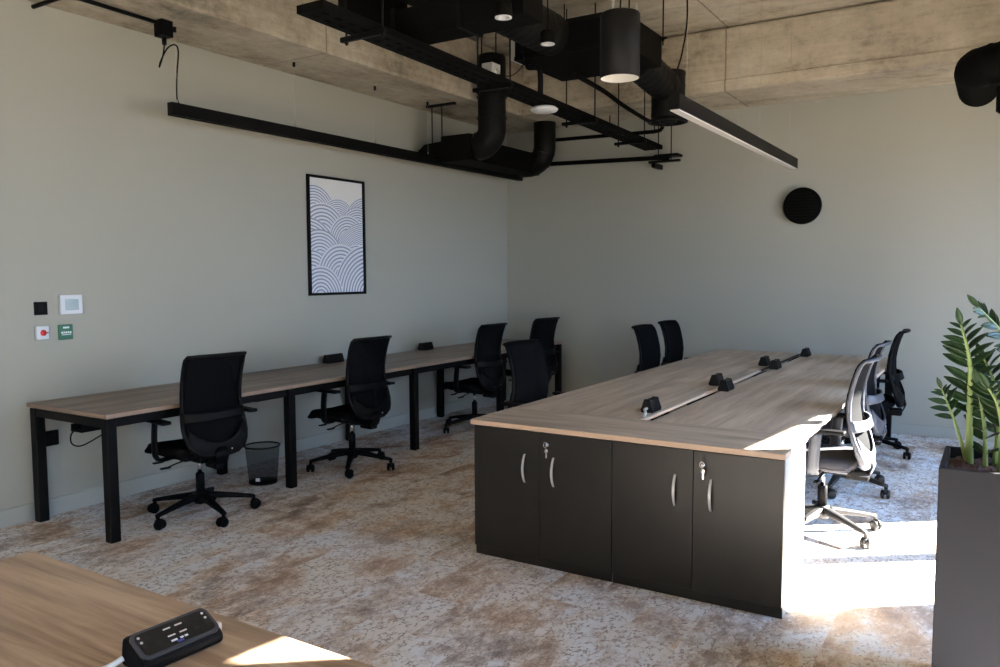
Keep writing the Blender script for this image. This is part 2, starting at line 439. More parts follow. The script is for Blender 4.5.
# cable hanging under the near end of the bench
MB().tube(smooth_path([(.26, 2.74, .585), (.29, 2.68, .55), (.31, 2.67, .50), (.31, 2.72, .475), (.31, 2.80, .495), (.30, 2.92, .545), (.27, 2.98, .60)]), .0045, 8).build(
    'power_cable', M['black_plastic'], None, (.26, 2.74, .47))
tag(bpy.data.objects['power_cable'], 'black cable looping down under the near end of the bench desk', 'cable')

# ------------------------------------------------------------------ desk power modules
def power_prism(name, c, length, label, group, axis='Y', detailed=False):
    """a lying triangular block with two socket faces"""
    x, y, z = c
    t = thing(name, c, label, 'power socket', group)
    b = MB()
    prof = [(-.032, 0), (.032, 0), (.038, .014), (.017, .074), (-.017, .074), (-.038, .014)]
    b.prism(prof, -length/2, length/2, 'Y', 0, .006)
    b.build('body', M['black_plastic'], t)
    # end caps
    for s in (-1, 1):
        e = MB(); e.prism([(a*1.04, bb*1.03) for a, bb in prof], s*length/2-.004, s*length/2+.004, 'Y', 0, .003)
        e.build('end_cap', M['charcoal'], t)
    # socket faceplates on the sloping sides
    for s in (-1, 1):
        p = MB(); ang = math.atan2(.060, .021)
        p.box(-.028, .028, -length/2+.018, length/2-.018, -.0015, .0015, 0, .001, 1)
        mt = Matrix.Translation((s*.0280, 0, .044)) @ Matrix.Rotation(s*ang, 4, 'Y')
        p.xform(mt).build('socket_plate', M['black_metal'], t)
    if axis == 'X': t.rotation_euler = (0, 0, PI/2)
    return t
pm = 'power sockets along the bench and island'
power_prism('desk_power_socket', (.09, 5.16, H), .19, 'black power socket on the bench desk behind the second chair from the camera', None)
power_prism('desk_power_socket', (.09, 6.50, H), .17, 'black power socket on the bench desk nearer the back corner', None)

# ------------------------------------------------------------------ wall devices
d = MB().box(0, .012, 2.645, 2.725, 1.275, 1.357, 0, .003); sw = d.build('wall_switch', M['black_plastic'], None, (0, 2.685, 1.316))
tag(sw, 'square black wall plate beside the white thermostat', 'switch')
MB().box(.012, .016, 2.668, 2.702, 1.296, 1.336, 0, .001).build('rocker', M['black_metal'], sw, (0, 2.685, 1.316))
d = MB().box(0, .022, 2.80, 2.945, 1.272, 1.396, 0, .004); th = d.build('wall_thermostat', M['white_plastic'], None, (0, 2.87, 1.334))
tag(th, 'white wall thermostat with a square grey display', 'thermostat')
MB().box(.022, .0235, 2.832, 2.918, 1.298, 1.368, 0, .0005, 1).build('display', M['lcd'], th, (0, 2.87, 1.334))['label'] = 'square grey display'
d = MB().box(0, .022, 2.645, 2.722, 1.122, 1.206, 0, .004); fa = d.build('fire_alarm_switch', M['white_plastic'], None, (0, 2.689, 1.162))
tag(fa, 'small white and red fire call point under the black wall plate', 'fire alarm')
MB().lathe([(.0005, .022), (.019, .022), (.019, .025), (.0005, .025)], (0, 2.686, 1.164), 20, axis='X').build('red_button', M['red'], fa, (0, 2.689, 1.162))
MB().box(.022, .0235, 2.706, 2.718, 1.160, 1.167).build('marking', M['red'], fa, (0, 2.689, 1.162))
d = MB().box(0, .018, 2.787, 2.876, 1.112, 1.206, 0, .004); gp = d.build('door_release_switch', M['green'], None, (0, 2.83, 1.159))
tag(gp, 'green emergency door release box under the thermostat', 'door release')
tx = MB()
tx.box(0.0178, .0192, 2.812, 2.852, 1.183, 1.194)
for k in range(5): tx.box(0.0178, .0192, 2.800+.0135*k, 2.810+.0135*k, 1.150+.002*(k % 2), 1.163)
tx.box(0.0178, .0192, 2.802, 2.862, 1.141, 1.145)
tx.build('white_lettering', M['white_plastic'], gp, (0, 2.83, 1.159))
d = MB().box(.0145, .035, 2.61, 2.745, .45, .545, 0, .004); ws = d.build('wall_socket', M['black_plastic'], None, (0, 2.69, .497))
tag(ws, 'black double wall socket behind the nearest bench leg', 'socket')
for s in (-1, 1):
    MB().box(.035, .037, 2.69+s*.027-.018, 2.69+s*.027+.018, .47, .525, 0, .0008, 1).build('outlet', M['black_metal'], ws, (0, 2.69, .497))
# picture
PY0, PY1, PZ0, PZ1 = 4.96, 5.68, 1.335, 2.375
pt = thing('framed_picture', (0, (PY0+PY1)/2, PZ0), 'tall framed print of striped wave hills in a thin black frame on the left wall', 'picture')
LP = (0, (PY0+PY1)/2, PZ0)
f = MB(); fw = .022
f.box(.002, .03, PY0, PY0+fw, PZ0, PZ1, 0, .002, 1); f.box(.002, .03, PY1-fw, PY1, PZ0, PZ1, 0, .002, 1)
f.box(.002, .03, PY0+fw, PY1-fw, PZ0, PZ0+fw, 0, .002, 1); f.box(.002, .03, PY0+fw, PY1-fw, PZ1-fw, PZ1, 0, .002, 1)
f.build('frame', M['black_metal'], pt, LP)
p = MB().box(.004, .012, PY0+fw, PY1-fw, PZ0+fw, PZ1-fw).build('print', M['print'], pt, (0, PY0+fw, PZ0+fw))
p.location = Vector((0, PY0+fw, PZ0+fw))-Vector(LP)
# round black wall speaker
sp = MB().lathe([(.0005, 0), (.165, 0), (.178, -.012), (.178, -.05), (.168, -.062), (.0005, -.062)], (3.402, YB-.001, 2.163), 48, axis='Y')
sp = sp.build('wall_speaker', M['black_soft'], None, (3.402, YB-.001, 2.163)); tag(sp, 'round black disc speaker high on the back wall', 'speaker')
g = MB()
for k in range(9):
    z = -.12+.03*k; hw = math.sqrt(max(0, .15**2-z*z))
    g.box(3.402-hw, 3.402+hw, YB-.0665, YB-.0625, 2.163+z-.003, 2.163+z+.003)
g.build('grille', M['black_metal'], sp, (3.402, YB-.001, 2.163))

# ------------------------------------------------------------------ waste bin
BL = (.535, 3.945, 0)
bn = thing('waste_bin', BL, 'small black wire mesh waste bin under the bench desk', 'bin')
MB().lathe([(.100, .012), (.122, .272)], (0, 0, 0), 40, caps=False).build('basket', M['bin_mesh'], bn)
t = MB(); t.tube([(.123*math.cos(2*PI*k/40), .123*math.sin(2*PI*k/40), .274) for k in range(40)], .006, 8, closed=True); t.build('rim', M['black_metal'], bn)
MB().lathe([(.001, 0), (.100, 0), (.104, .006), (.100, .016), (.001, .012)], (0, 0, 0), 36).build('bottom', M['black_metal'], bn)
a = math.radians(-62)
mt = Matrix.Translation((.1050*math.cos(a), .1050*math.sin(a), .045)) @ Matrix.Rotation(a, 4, 'Z')
MB().box(-.001, .001, -.016, .016, -.012, .012).xform(mt).build('tag', M['white_plastic'], bn)['label'] = 'small white tag'

# ------------------------------------------------------------------ island: cabinets, worktop, desks
XL, XR, YC, YD, YE = 2.69, 4.303, 3.515, 3.96, 8.01
def cabinet(x0, x1, label):
    L = ((x0+x1)/2, YC, 0)
    c = thing('storage_cabinet', L, label, 'cabinet')
    b = MB(); y0, y1 = YC+.02, YD-.01
    b.box(x0, x0+.018, y0, y1, 0, .712); b.box(x1-.018, x1, y0, y1, 0, .712)
    b.box(x0+.018, x1-.018, y0, y1, .055, .075); b.box(x0+.018, x1-.018, y0, y1, .692, .712)
    b.box(x0+.018, x1-.018, y1-.012, y1, .075, .692)
    b.build('carcass', M['carcass'], c, L)
    MB().box(x0+.0005, x1-.0005, y0-.006, y0-.0005, 0, .050).build('plinth', M['charcoal'], c, L)
    xm = (x0+x1)/2
    for k, (a, bb) in enumerate(((x0+.001, xm-.0015), (xm+.0015, x1-.001))):
        d = MB().box(a, bb, YC, YC+.018, .052, .708, 0, .0012, 1).build('door', M['charcoal'], c, L)
        hx = bb-.083 if k == 0 else a+.083
        h = MB(); pts = []
        for i in range(15):
            t = i/14; s = math.sin(PI*t); pts.append((hx, YC-.004-.024*s**.8, .437+.15*t))
        # bowed flat bar
        rings = []
        for i, p in enumerate(pts):
            wd = .0045+.0015*math.sin(PI*i/14)
            rings.append([(p[0]-wd, p[1]-.003, p[2]), (p[0]+wd, p[1]-.003, p[2]), (p[0]+wd, p[1]+.003, p[2]), (p[0]-wd, p[1]+.003, p[2])])
        h.ring_sweep(rings, smooth=False)
        h.build('handle', M['steel'], d, L)['label'] = 'bowed steel handle'
        if k == 1:
            lx, lz = a+.045, .648
            l = MB().lathe([(.0005, 0), (.009, 0), (.010, -.004), (.007, -.007), (.0005, -.007)], (lx, YC, lz), 18, axis='Y')
            l.box(lx-.001, lx+.001, YC-.022, YC-.006, lz-.006, lz+.006)
            l.build('lock', M['chrome'], d, L)
            kk = MB()
            kk.tube([(lx+.009*math.cos(2*PI*i/18), YC-.024, lz+.004+.014*math.sin(2*PI*i/18)) for i in range(18)], .0018, 6, closed=True)
            kk.box(lx+.003, lx+.011, YC-.0255, YC-.0235, lz-.062, lz-.017, 0, .0005, 1)
            kk.lathe([(.0005, -.002), (.011, -.002), (.011, 0), (.0005, 0)], (lx+.005, YC-.0215, lz-.025), 16, axis='Y')
            kk.build('key', M['chrome'], d, L)
    return c
cabinet(XL, 3.494, 'charcoal two door cabinet at the end of the island nearer the wall bench')
cabinet(3.497, XR, 'charcoal two door cabinet at the end of the island on the sunlit side')
def board(x0, x1, y0, y1, z0, z1, name, mats, parent=None, origin=(0, 0, 0), bev=.002):
    t = MB().box(x0, x1, y0, y1, z0, z1, 0, bev, 1); t.bm.normal_update()
    for f in t.bm.faces: f.material_index = 0 if abs(f.normal.z) > .5 else 1
    return t.build(name, mats, parent, origin)
wt = board(XL-.016, XR+.006, YC-.012, YD-.003, .713, H, 'worktop', [M['oak_lit_x'], M['edge']], None, (3.49, 3.73, .713))
tag(wt, 'grey oak worktop with a pale edge lying over the two charcoal cabinets', 'worktop')
L = (3.49, 6.0, 0)
isl = thing('island_desk', L, 'large double sided grey oak desk island behind the cabinets', 'desk')
CXL, CXR = 3.460, 3.528
ysegs = [YD, 5.31, 6.66, YE]
for k in range(3):
    a, b = ysegs[k]+.001, ysegs[k+1]-.001
    board(XL-.012, CXL, a, b, H-.025, H, 'desktop', [M['oak_pale'], M['edge']], isl, L)
    board(CXR, XR, a, b, H-.025, H, 'desktop', [M['oak_pale'], M['edge']], isl, L)
for y in (4.02, 5.31, 6.66, 7.96):
    for x in ((XL+.04, XR-.06) if y > 7 else (XL+.34, XR-.36)):
        MB().box(x-.03, x+.03, y-.03, y+.03, 0, H-.026, 0, .003, 1).build('leg', M['black_metal'], isl, L)
    MB().box(XL+.06, XR-.08, y-.025, y+.025, H-.08, H-.03).build('cross_rail', M['black_metal'], isl, L)
f = MB()
for x in (XL+.04, 3.30, 3.68, XR-.06):
    for k, (a, b) in enumerate(zip((4.05, 5.335, 6.685), (5.285, 6.635, 7.935))): f.box(x-.02, x+.02, a, b, H-.075, H-.027)
f.build('side_rail', M['black_metal'], isl, L)
MB().box(CXL+.001, CXR-.001, YD+.002, YE-.01, .60, .64).build('cable_trough', M['gap'], isl, L)
r = MB()
for a, b in ((YD+.01, 5.02), (5.12, 6.42)): r.box(CXL+.001, CXL+.024, a, b, H-.003, H+.001, 0, .0008, 1)
r.build('gap_cover', M['cream'], isl, L)['label'] = 'cream gap cover strip'
r = MB(); r.box(CXL+.001, CXL+.034, 6.43, 7.90, H-.003, H+.001, 0, .0008, 1)
r.build('gap_cover', M['black_metal'], isl, L)['label'] = 'black gap cover strip'
def island_socket(x, y, label): return power_prism('desk_power_socket', (x, y, H), .12, label, None)
for (x, y, lab) in ((3.418, 4.225, 'black power socket alone at the cabinet end of the island gap'),
                    (3.418, 5.46, 'black power socket of the middle pair on the island, on its wall bench side'),
                    (3.55, 5.23, 'black power socket of the middle pair on the island, on its window side'),
                    (3.418, 6.80, 'black power socket of the far pair on the island, on its wall bench side'),
                    (3.55, 6.60, 'black power socket of the far pair on the island, on its window side'),
                    (3.565, 7.72, 'black power socket alone near the back wall end of the island')):
    island_socket(x, y, lab)
# loose grey plug lead at the first socket
pl = MB(); pl.tube(smooth_path([(3.418, 4.158, .765), (3.43, 4.10, .768), (3.45, 4.06, .758), (3.46, 4.02, .750)]), .008, 8)
pl = pl.build('plug_lead', M['white_plastic'], None, (3.44, 4.08, .755)); tag(pl, 'short pale plug lead by the nearest socket on the island', 'cable')
pl.data.materials[0] = M['galv']

# ------------------------------------------------------------------ near desk with socket block
L = (3.56, .77, 0)
nd = thing('desk', L, 'warm oak desk in the foreground, its corner sunlit', 'desk')
board(2.755, 4.36, .37, 1.168, H-.025, H, 'desktop', [M['wood_warm'], M['edge']], nd, L)
for x in (2.82, 4.295):
    for y in (.42, 1.12): MB().box(x-.03, x+.03, y-.03, y+.03, 0, H-.026, 0, .003, 1).build('leg', M['black_metal'], nd, L)
    MB().box(x-.025, x+.025, .45, 1.09, H-.08, H-.03).build('cross_rail', M['black_metal'], nd, L)
f = MB()
for y in (.47, 1.07): f.box(2.85, 4.265, y-.02, y+.02, H-.075, H-.027)
f.build('side_rail', M['black_metal'], nd, L)
# socket block (long box, top tilted towards the window side)
def rrect(b, hx, hy, r, z0, z1, n=6):
    pts = []
    for cx_, cy_, a0 in ((hx-r, hy-r, 0), (-hx+r, hy-r, PI/2), (-hx+r, -hy+r, PI), (hx-r, -hy+r, 1.5*PI)):
        for k in range(n+1): pts.append((cx_+r*math.cos(a0+PI/2*k/n), cy_+r*math.sin(a0+PI/2*k/n)))
    b.ring_sweep([[Vector((x, y, z0)) for x, y in pts], [Vector((x, y, z1)) for x, y in pts]], smooth=False)
def socket_block():
    c = Vector((3.64, .99, H)); rz = math.radians(-3)
    t = thing('power_socket_block', c, 'black desktop power block with two sockets and charging ports on the foreground desk', 'power socket', None, rz)
    ln = .180
    prof = [(-.042, 0), (.038, 0), (.045, .012), (.040, .028), (-.026, .062), (-.038, .058), (-.045, .012)]
    MB().prism(prof, -ln/2, ln/2, 'Y', 0, .007).build('body', M['black_plastic'], t)
    ang = math.atan2(.034, .066); mid = Vector((.007, 0, .0455))
    fr = Matrix.Translation(mid) @ Matrix.Rotation(ang, 4, 'Y')
    b = MB(); rrect(b, .0355, ln/2-.003, .016, -.002, .003); b.xform(fr).build('bezel', M['grey_plastic'], t)['label'] = 'grey bezel'
    p = MB(); rrect(p, .0285, ln/2-.010, .011, .003, .0045); pl_ = p.xform(fr).build('face_plate', M['black_gloss'], t)
    for s in (-1, 1):
        h = MB(); yc = s*.056
        h.box(-.020, -.009, yc-.004, yc+.004, .0045, .0052)
        for q in (-1, 1): h.box(.004, .011, yc+q*.014-.004, yc+q*.014+.004, .0045, .0052)
        h.xform(fr).build('socket', M['gap'], pl_)

    u = MB()
    for (x, y) in ((-.016, -.012), (-.016, .014), (.004, -.012), (.004, .014)): u.box(x-.0016, x+.0016, y-.008, y+.008, .0045, .0052)
    u.xform(fr).build('charging_port', M['galv'], pl_)
    u = MB()
    for y0 in (-.020, .000, .010): u.box(.015, .0195, y0, y0+.007+.006*(y0 < 0), .0045, .0051)
    u.xform(fr).build('marking', M['white_plastic'], pl_)
    u = MB(); u.box(.021, .026, -.010, .004, .0045, .0050); u.xform(fr).build('blue_marking', M['blue_label'], pl_)
    s_ = MB()
    for y in (-ln/2+.018, ln/2-.018):
        for x in (-.019, -.006): s_.lathe([(.0003, .0045), (.003, .0045), (.003, .0055), (.0003, .0055)], (x, y, 0), 12)
    s_.xform(fr).build('screw', M['steel'], pl_)
    # white lead out of the near end, white plug tab at the far end
    MB().tube(smooth_path([(-.03, -ln/2-.002, .02), (-.035, -ln/2-.03, .012), (-.045, -ln/2-.10, .007), (-.05, -ln/2-.2, .006)]), .006, 8).build('lead', M['white_plastic'], t)['label'] = 'white lead'
    MB().box(.012, .026, ln/2-.004, ln/2+.008, .020, .038, 0, .002).build('tab', M['cream'], t)
socket_block()

# ------------------------------------------------------------------ task chairs (front is +y, origin on the floor)
ZW = [(.415, .100), (.43, .140), (.46, .177), (.50, .200), (.55, .213), (.60, .217), (.66, .212), (.72, .205), (.80, .203), (.90, .204), (.98, .206), (1.02, .204), (1.043, .194)]
ZY = [(.41, -.238), (.46, -.252), (.52, -.246), (.60, -.222), (.68, -.197), (.76, -.186), (.84, -.194), (.92, -.213), (.98, -.231), (1.02, -.25), (1.05, -.276)]
def interp(T, z):
    if z <= T[0][0]: return T[0][1]
    for (a, b), (c, d_) in zip(T, T[1:]):
        if z <= c: return b+(d_-b)*(z-a)/(c-a)
    return T[-1][1]
def back_pt(x, z):
    w_ = max(interp(ZW, z), .05)
    return Vector((x, interp(ZY, z)+.032*(x/.21)**2, z))
def make_chair(label, plastic, base_m, seat_m, mesh_m, group):
    t = thing('task_chair', (0, 0, 0), label, 'chair', group)
    # star base
    b = MB()
    b.lathe([(.0005, .082), (.036, .082), (.044, .10), (.040, .155), (.0005, .16)], (0, 0, 0), 20)
    for k in range(5):
        a = 2*PI*k/5; ca, sa = math.cos(a), math.sin(a)
        rings = []
        for i in range(9):
            q = i/8; r = .025+.305*q; wd = .030-.014*q; zt = .152-.058*q**1.15; zb = zt-(.044-.022*q)
            rings.append([(r*ca-s*sa, r*sa+s*ca, z) for s, z in ((-wd, zb+.006), (-wd*.8, zt-.004), (-wd*.4, zt), (wd*.4, zt), (wd*.8, zt-.004), (wd, zb+.006), (wd*.5, zb), (-wd*.5, zb))])
        b.ring_sweep(rings)
        b.cyl((.322*ca, .322*sa, .058), (.322*ca, .322*sa, .088), .012, n=10)
    base = b.build('star_base', base_m, t)
    cm = None
    for k in range(5):
        a = 2*PI*k/5
        if cm is None:
            c = MB()
            for s in (-1, 1):
                c.lathe([(.001, s*.008), (.022, s*.008), (.029, s*.011), (.030, s*.017), (.028, s*.025), (.020, s*.028), (.001, s*.028)], (0, -.012, .030), 20, axis='X')
            c.box(-.009, .009, -.022, .012, .026, .056, 0, .004, 1)
            c.tube(arc((0, -.012, .030), .033, math.radians(20), math.radians(160), 8, (0, 1, 0), (0, 0, 1)), .006, 8)
            co = c.build('caster', base_m, base); cm = co
        else:
            co = cm.copy(); COL.objects.link(co); co.parent = base
        co.location = (.322*math.cos(a), .322*math.sin(a), 0); co.rotation_euler = (0, 0, a+.8*k+.3)
    MB().lathe([(.0005, .14), (.027, .14), (.027, .27), (.022, .275), (.0005, .275)], (0, 0, 0), 20).build('gas_lift', M['black_plastic'], t)
    MB().cyl((0, 0, .275), (0, 0, .375), .014).build('piston', M['chrome'], t)['label'] = 'chrome piston'
    m = MB()
    m.box(-.085, .085, -.16, .12, .365, .405, 0, .012)
    m.box(-.035, .035, -.25, -.12, .335, .395, 0, .012)
    me = m.build('mechanism', M['black_plastic'], t)
    for s, zz in ((-1, 0), (-1, 1)):
        l = MB(); l.tube([(s*.08, .06-.09*zz, .383), (s*.17, .07-.09*zz, .376-.012*zz), (s*.215, .075-.09*zz, .37-.02*zz)], [.005, .005, .006], 8)
        l.box(s*.20, s*.262, .062-.09*zz, .09-.09*zz, .364-.02*zz, .373-.02*zz, 0, .003, 1)
        l.build('lever', M['black_plastic'], me)
    # seat: moulded pan and cushion with a falling front edge
    def seat_fn(top):
        def fn(u, v):
            a = (u*2-1); q = (v*2-1)
            x = .248*a; y = .235*q+.045
            sq = (abs(a)**6+abs(q)**6)**(1/6)
            m_ = max(abs(a), abs(q)); k = m_/sq if sq > 0 else 1
            x *= k; y = .045+(y-.045)*k
            edge = min(1, (1-m_)*5.5); rise = math.sqrt(max(0, 1-(1-edge)**2))
            z = .428+(.045*rise if top else -.012*rise) - .030*max(0, q-.45)**2*3 - .008*(1-abs(a)) + .006*a*a
            return (x, y, z)
        return fn
    c = MB(); c.sheet(seat_fn(True), 22, 22, .006); c.sheet(lambda u, v: (lambda p: (p[0], p[1], p[2]-.004))(seat_fn(False)(u, v)), 22, 22, .006)
    c.build('seat', seat_m, t)
    p = MB(); p.box(-.19, .19, -.17, .17, .398, .418, 0, .012); p.build('seat_pan', plastic, t)
    # arms
    for s in (-1, 1):
        a = MB()
        prof = [(s*.20, .0, .402), (s*.25, .0, .400), (s*.275, .0, .415), (s*.288, -.005, .45), (s*.292, -.012, .55), (s*.290, -.02, .64)]
        rings = []
        pp = smooth_path(prof, 4)
        for i, q in enumerate(pp):
            tt = (pp[min(i+1, len(pp)-1)]-pp[max(i-1, 0)]).normalized(); nn = Vector((0, 1, 0)).cross(tt).normalized()
            wd = .036-.006*i/len(pp)
            rings.append([q+Vector((0, 1, 0))*wd*math.cos(2*PI*k/10)+nn*.012*math.sin(2*PI*k/10) for k in range(10)])
        a.ring_sweep(rings)
        ao = a.build('armrest', plastic, t)
        MB().box(s*.290-.031, s*.290+.031, -.17, .05, .638, .660, 0, .009, 3).build('arm_pad', M['black_plastic'], ao)
    # back
    out = [(interp(ZW, z), z) for z in [.415, .422, .43, .445, .46, .48, .50, .55, .60, .66, .72, .80, .88, .95, 1.0, 1.02, 1.034, 1.043]]
    loop = [(x, z) for x, z in out]+[(x*q, 1.047) for x, q in ((.194, .6), (.194, .2), (.194, -.2), (.194, -.6))]+[(-x, z) for x, z in out[::-1]]+[(x*q, .411) for x, q in ((.1, -.5), (.1, 0), (.1, .5))]
    f = MB(); rings = []; n = len(loop)
    for i, (x, z) in enumerate(loop):
        x2, z2 = loop[(i+1) % n]; x1, z1 = loop[i-1]
        tx_, tz_ = x2-x1, z2-z1; l = math.hypot(tx_, tz_) or 1; nx, nz = tz_/l, -tx_/l
        low = max(0, min(1, (.62-z)/.16)); ai = .011+.010*low; dp = .013+.008*low
        P = back_pt(x, z)-Vector((nx, 0, nz))*ai*.9
        nrm = Vector((nx, 0, nz))
        rings.append([P+nrm*ai*math.cos(2*PI*k/10)+Vector((0, 1, 0))*dp*math.sin(2*PI*k/10)-Vector((0, .006, 0)) for k in range(10)])
    f.ring_sweep(rings, closed=True)
    # chin shell under the lumbar opening
    inv = sorted((wv, z) for z, wv in ZW if z <= .6)
    def chin(u, v):
        x = .185*(u*2-1); zl = interp(inv, abs(x))+.004; zh = max(zl+.002, .508+.10*(abs(x)/.185)**2.2)
        z = zl+(zh-zl)*v; P = back_pt(x, z); return P+Vector((0, -.012, 0))
    f.sheet(chin, 24, 5, .012)
    # spine down to the mechanism
    rings = []
    for (y, z, wd, th) in ((-.262, .47, .045, .012), (-.272, .42, .045, .016), (-.255, .372, .042, .018), (-.20, .362, .036, .018)):
        rings.append([(wd*math.cos(2*PI*k/12), y-.6*th*math.sin(2*PI*k/12), z+th*.8*math.sin(2*PI*k/12)) for k in range(12)])
    f.ring_sweep(rings)
    fo = f.build('back_frame', plastic, t)
    def panel(u, v):
        z = .425+(1.04-.425)*v; x = (interp(ZW, z)-.012)*(u*2-1)
        return back_pt(x, z)+Vector((0, .010, 0))
    MB().sheet(panel, 16, 22, .010).build('mesh_panel', mesh_m, fo)
    def lum(u, v):
        z = .635+.065*v+.014*(1-(u*2-1)**2)*(.5-v); x = .203*(u*2-1)
        bulge = .030*(1-(u*2-1)**4)
        return back_pt(x, z)+Vector((0, -.012-bulge, 0))
    MB().sheet(lum, 20, 4, .012).build('lumbar_band', plastic, fo)
    # shiny tilt button on the chin
    MB().lathe([(.0005, 0), (.006, 0), (.006, -.004), (.0005, -.004)], (.07, back_pt(.07, .455).y-.016, .455), 12, axis='Y').build('button', M['chrome'], fo)
    return t

def place(ch, x, y, face, star, label=None, group=None):
    ch.location = (x, y, 0); ch.rotation_euler = (0, 0, face)
    if label: ch['label'] = label
    if group: ch['group'] = group
    for c in ch.children:
        if c.name.startswith('star_base'): c.rotation_euler = (0, 0, math.radians(star)-face)
    return ch
R = math.radians
black = make_chair('black mesh task chair in front of the waste bin, nearest at the wall bench', M['black_plastic'], M['black_plastic'], M['fabric'], M['mesh'], 'task chairs along the wall bench')
place(black, .82, 3.19, R(82), -14)
place(copy_tree(black), .80, 4.61, R(86), 18, 'black mesh task chair at the wall bench, second from the camera')
place(copy_tree(black), .77, 6.38, R(86), 30, 'black mesh task chair at the wall bench, second from the back wall')
place(copy_tree(black), .74, 7.52, R(80), 5, 'black mesh task chair at the far end of the wall bench by the corner')
gi = 'task chairs on the wall bench side of the island'
place(copy_tree(black), 2.47, 4.78, R(-97), 10, 'dark mesh task chair behind the nearer corner of the island', gi)
place(copy_tree(black), 2.57, 6.79, R(-93), 50, 'black mesh task chair across the island, nearer of the two side by side', gi)
place(copy_tree(black), 2.54, 7.51, R(-93), 20, 'black mesh task chair across the island, nearer the back wall of the two', gi)
gw = 'task chairs on the window side of the island'
grey = make_chair('grey framed task chair in the sun at the island', M['grey_plastic'], M['dark_plastic'], M['grey_fabric'], M['mesh'], gw)
place(grey, 4.225, 4.885, R(88), 36)
g2 = place(copy_tree(grey), 4.165, 5.95, R(88), -22, 'grey framed task chair in the shade behind the sunlit one', gw)
place(copy_tree(black), 4.17, 7.25, R(90), -18, 'black task chair at the island nearest the back wall on the window side', gw)

# ------------------------------------------------------------------ planter and plant
px0, px1, py0, py1, pz = 4.908, 5.308, 3.02, 3.42, .862
L = (5.112, 3.23, 0)
pb = thing('planter', L, 'tall square anthracite planter at the window side', 'planter')
b = MB(); wl = .018
b.box(px0, px1, py0, py0+wl, 0, pz, 0, .003, 1); b.box(px0, px1, py1-wl, py1, 0, pz, 0, .003, 1)
b.box(px0, px0+wl, py0+wl, py1-wl, 0, pz, 0, .003, 1); b.box(px1-wl, px1, py0+wl, py1-wl, 0, pz, 0, .003, 1)
b.box(px0+wl, px1-wl, py0+wl, py1-wl, 0, .02)
b.build('pot', M['planter'], pb, L)
def soil(u, v):
    x = px0+wl+(px1-px0-2*wl)*u; y = py0+wl+(py1-py0-2*wl)*v
    return (x, y, pz-.05+.012*math.sin(37*x+3*y)*math.cos(41*y)+.006*math.sin(90*x+50*y))
sh = MB(); sh.sheet(soil, 30, 30, .03)
for k in range(70):
    x, y = random.uniform(px0+.04, px1-.04), random.uniform(py0+.04, py1-.04)
    mt = Matrix.Translation((x, y, pz-.03)) @ Matrix.Rotation(random.uniform(0, PI), 4, 'Z') @ Matrix.Rotation(random.uniform(-.5, .5), 4, 'X')
    sh.box(-.014, .014, -.007, .007, -.003, .003, 0, 0, 1, mt)
sh.build('bark_mulch', M['soil'], pb, L)
LPl = (5.1, 3.24, pz-.03)
zz = thing('leafy_plant', LPl, 'leafy green houseplant with upright feathered stems growing in the anthracite planter', 'plant')
def leaf(b, base, direction, up, ln, wd):
    d = direction.normalized(); n = up-d*up.dot(d); n.normalize(); s = d.cross(n)
    rows = 7; pts = []
    for i in range(rows+1):
        q = i/rows; ww = wd*math.sin(PI*min(1, q*.93+.05))**.75*(1-.25*q); c = base+d*ln*q - n*ln*.16*q*q
        pts.append((c, ww))
    def fn(u, v):
        i = min(rows-1, int(u*rows)); fr = u*rows-i
        c = pts[i][0].lerp(pts[i+1][0], fr); ww = pts[i][1]+(pts[i+1][1]-pts[i][1])*fr
        a = v*2-1
        return c+s*ww*a+n*abs(a)*ww*.35
    b.sheet(fn, rows, 4, .0016)
def frond(pts, r0, first, npair, ln, turn):
    pth = smooth_path(pts, 10); n = len(pth)
    st = MB(); st.tube(pth, [r0*(1-.72*i/(n-1)) for i in range(n)], 8)
    so = st.build('stem', M['stem'], zz, LPl)
    lf = MB()
    for k in range(npair):
        q = first+(1-first)*k/(npair-1); i = min(n-2, int(q*(n-1))); p = pth[i]; t = (pth[i+1]-pth[i]).normalized()
        side = Vector((math.cos(turn), math.sin(turn), 0)); side = (side-t*side.dot(t)).normalized()
        up = t.cross(side)
        size = ln*(.78+.35*math.sin(PI*min(1, .25+.75*(k/(npair-1))))) * (1-.35*max(0, q-.8)/.2)
        for s in (-1, 1):
            jit = Vector((random.uniform(-.12, .12), random.uniform(-.12, .12), random.uniform(-.12, .12)))
            dirn = side*s*1.0+t*(.45+.55*q)+jit
            face = Vector((0, -1, 0))
            nrm = (t*.5+face*.75 if s*math.cos(turn) < 0 else t*.85+face*.35)+Vector((random.uniform(-.25, .25), random.uniform(-.25, .25), random.uniform(-.25, .25)))
            leaf(lf, p, dirn, nrm, size, size*.19)
    leaf(lf, pth[-1], (pth[-1]-pth[-2]), Vector((0, -1, .2)), ln*.7, ln*.15)
    lf.build('leaves', M['leaf'], so, LPl)
zb = pz-.04
frond([(4.99, 3.29, zb), (4.985, 3.27, 1.02), (4.98, 3.25, 1.2), (4.95, 3.22, 1.335)], .014, .34, 10, .085, R(12))
frond([(4.985, 3.30, zb), (4.945, 3.26, .97), (4.897, 3.22, 1.105)], .008, .62, 5, .06, R(30))
frond([(5.12, 3.26, zb), (5.135, 3.24, 1.08), (5.095, 3.20, 1.27), (5.0, 3.15, 1.40)], .014, .40, 13, .075, R(62))
frond([(5.085, 3.18, zb), (5.088, 3.16, .97), (5.07, 3.14, 1.07), (5.04, 3.12, 1.13)], .013, .40, 6, .09, R(-40))
frond([(5.07, 3.31, zb), (5.075, 3.32, 1.02), (5.05, 3.33, 1.14), (5.02, 3.33, 1.21)], .011, .20, 9, .085, R(5))
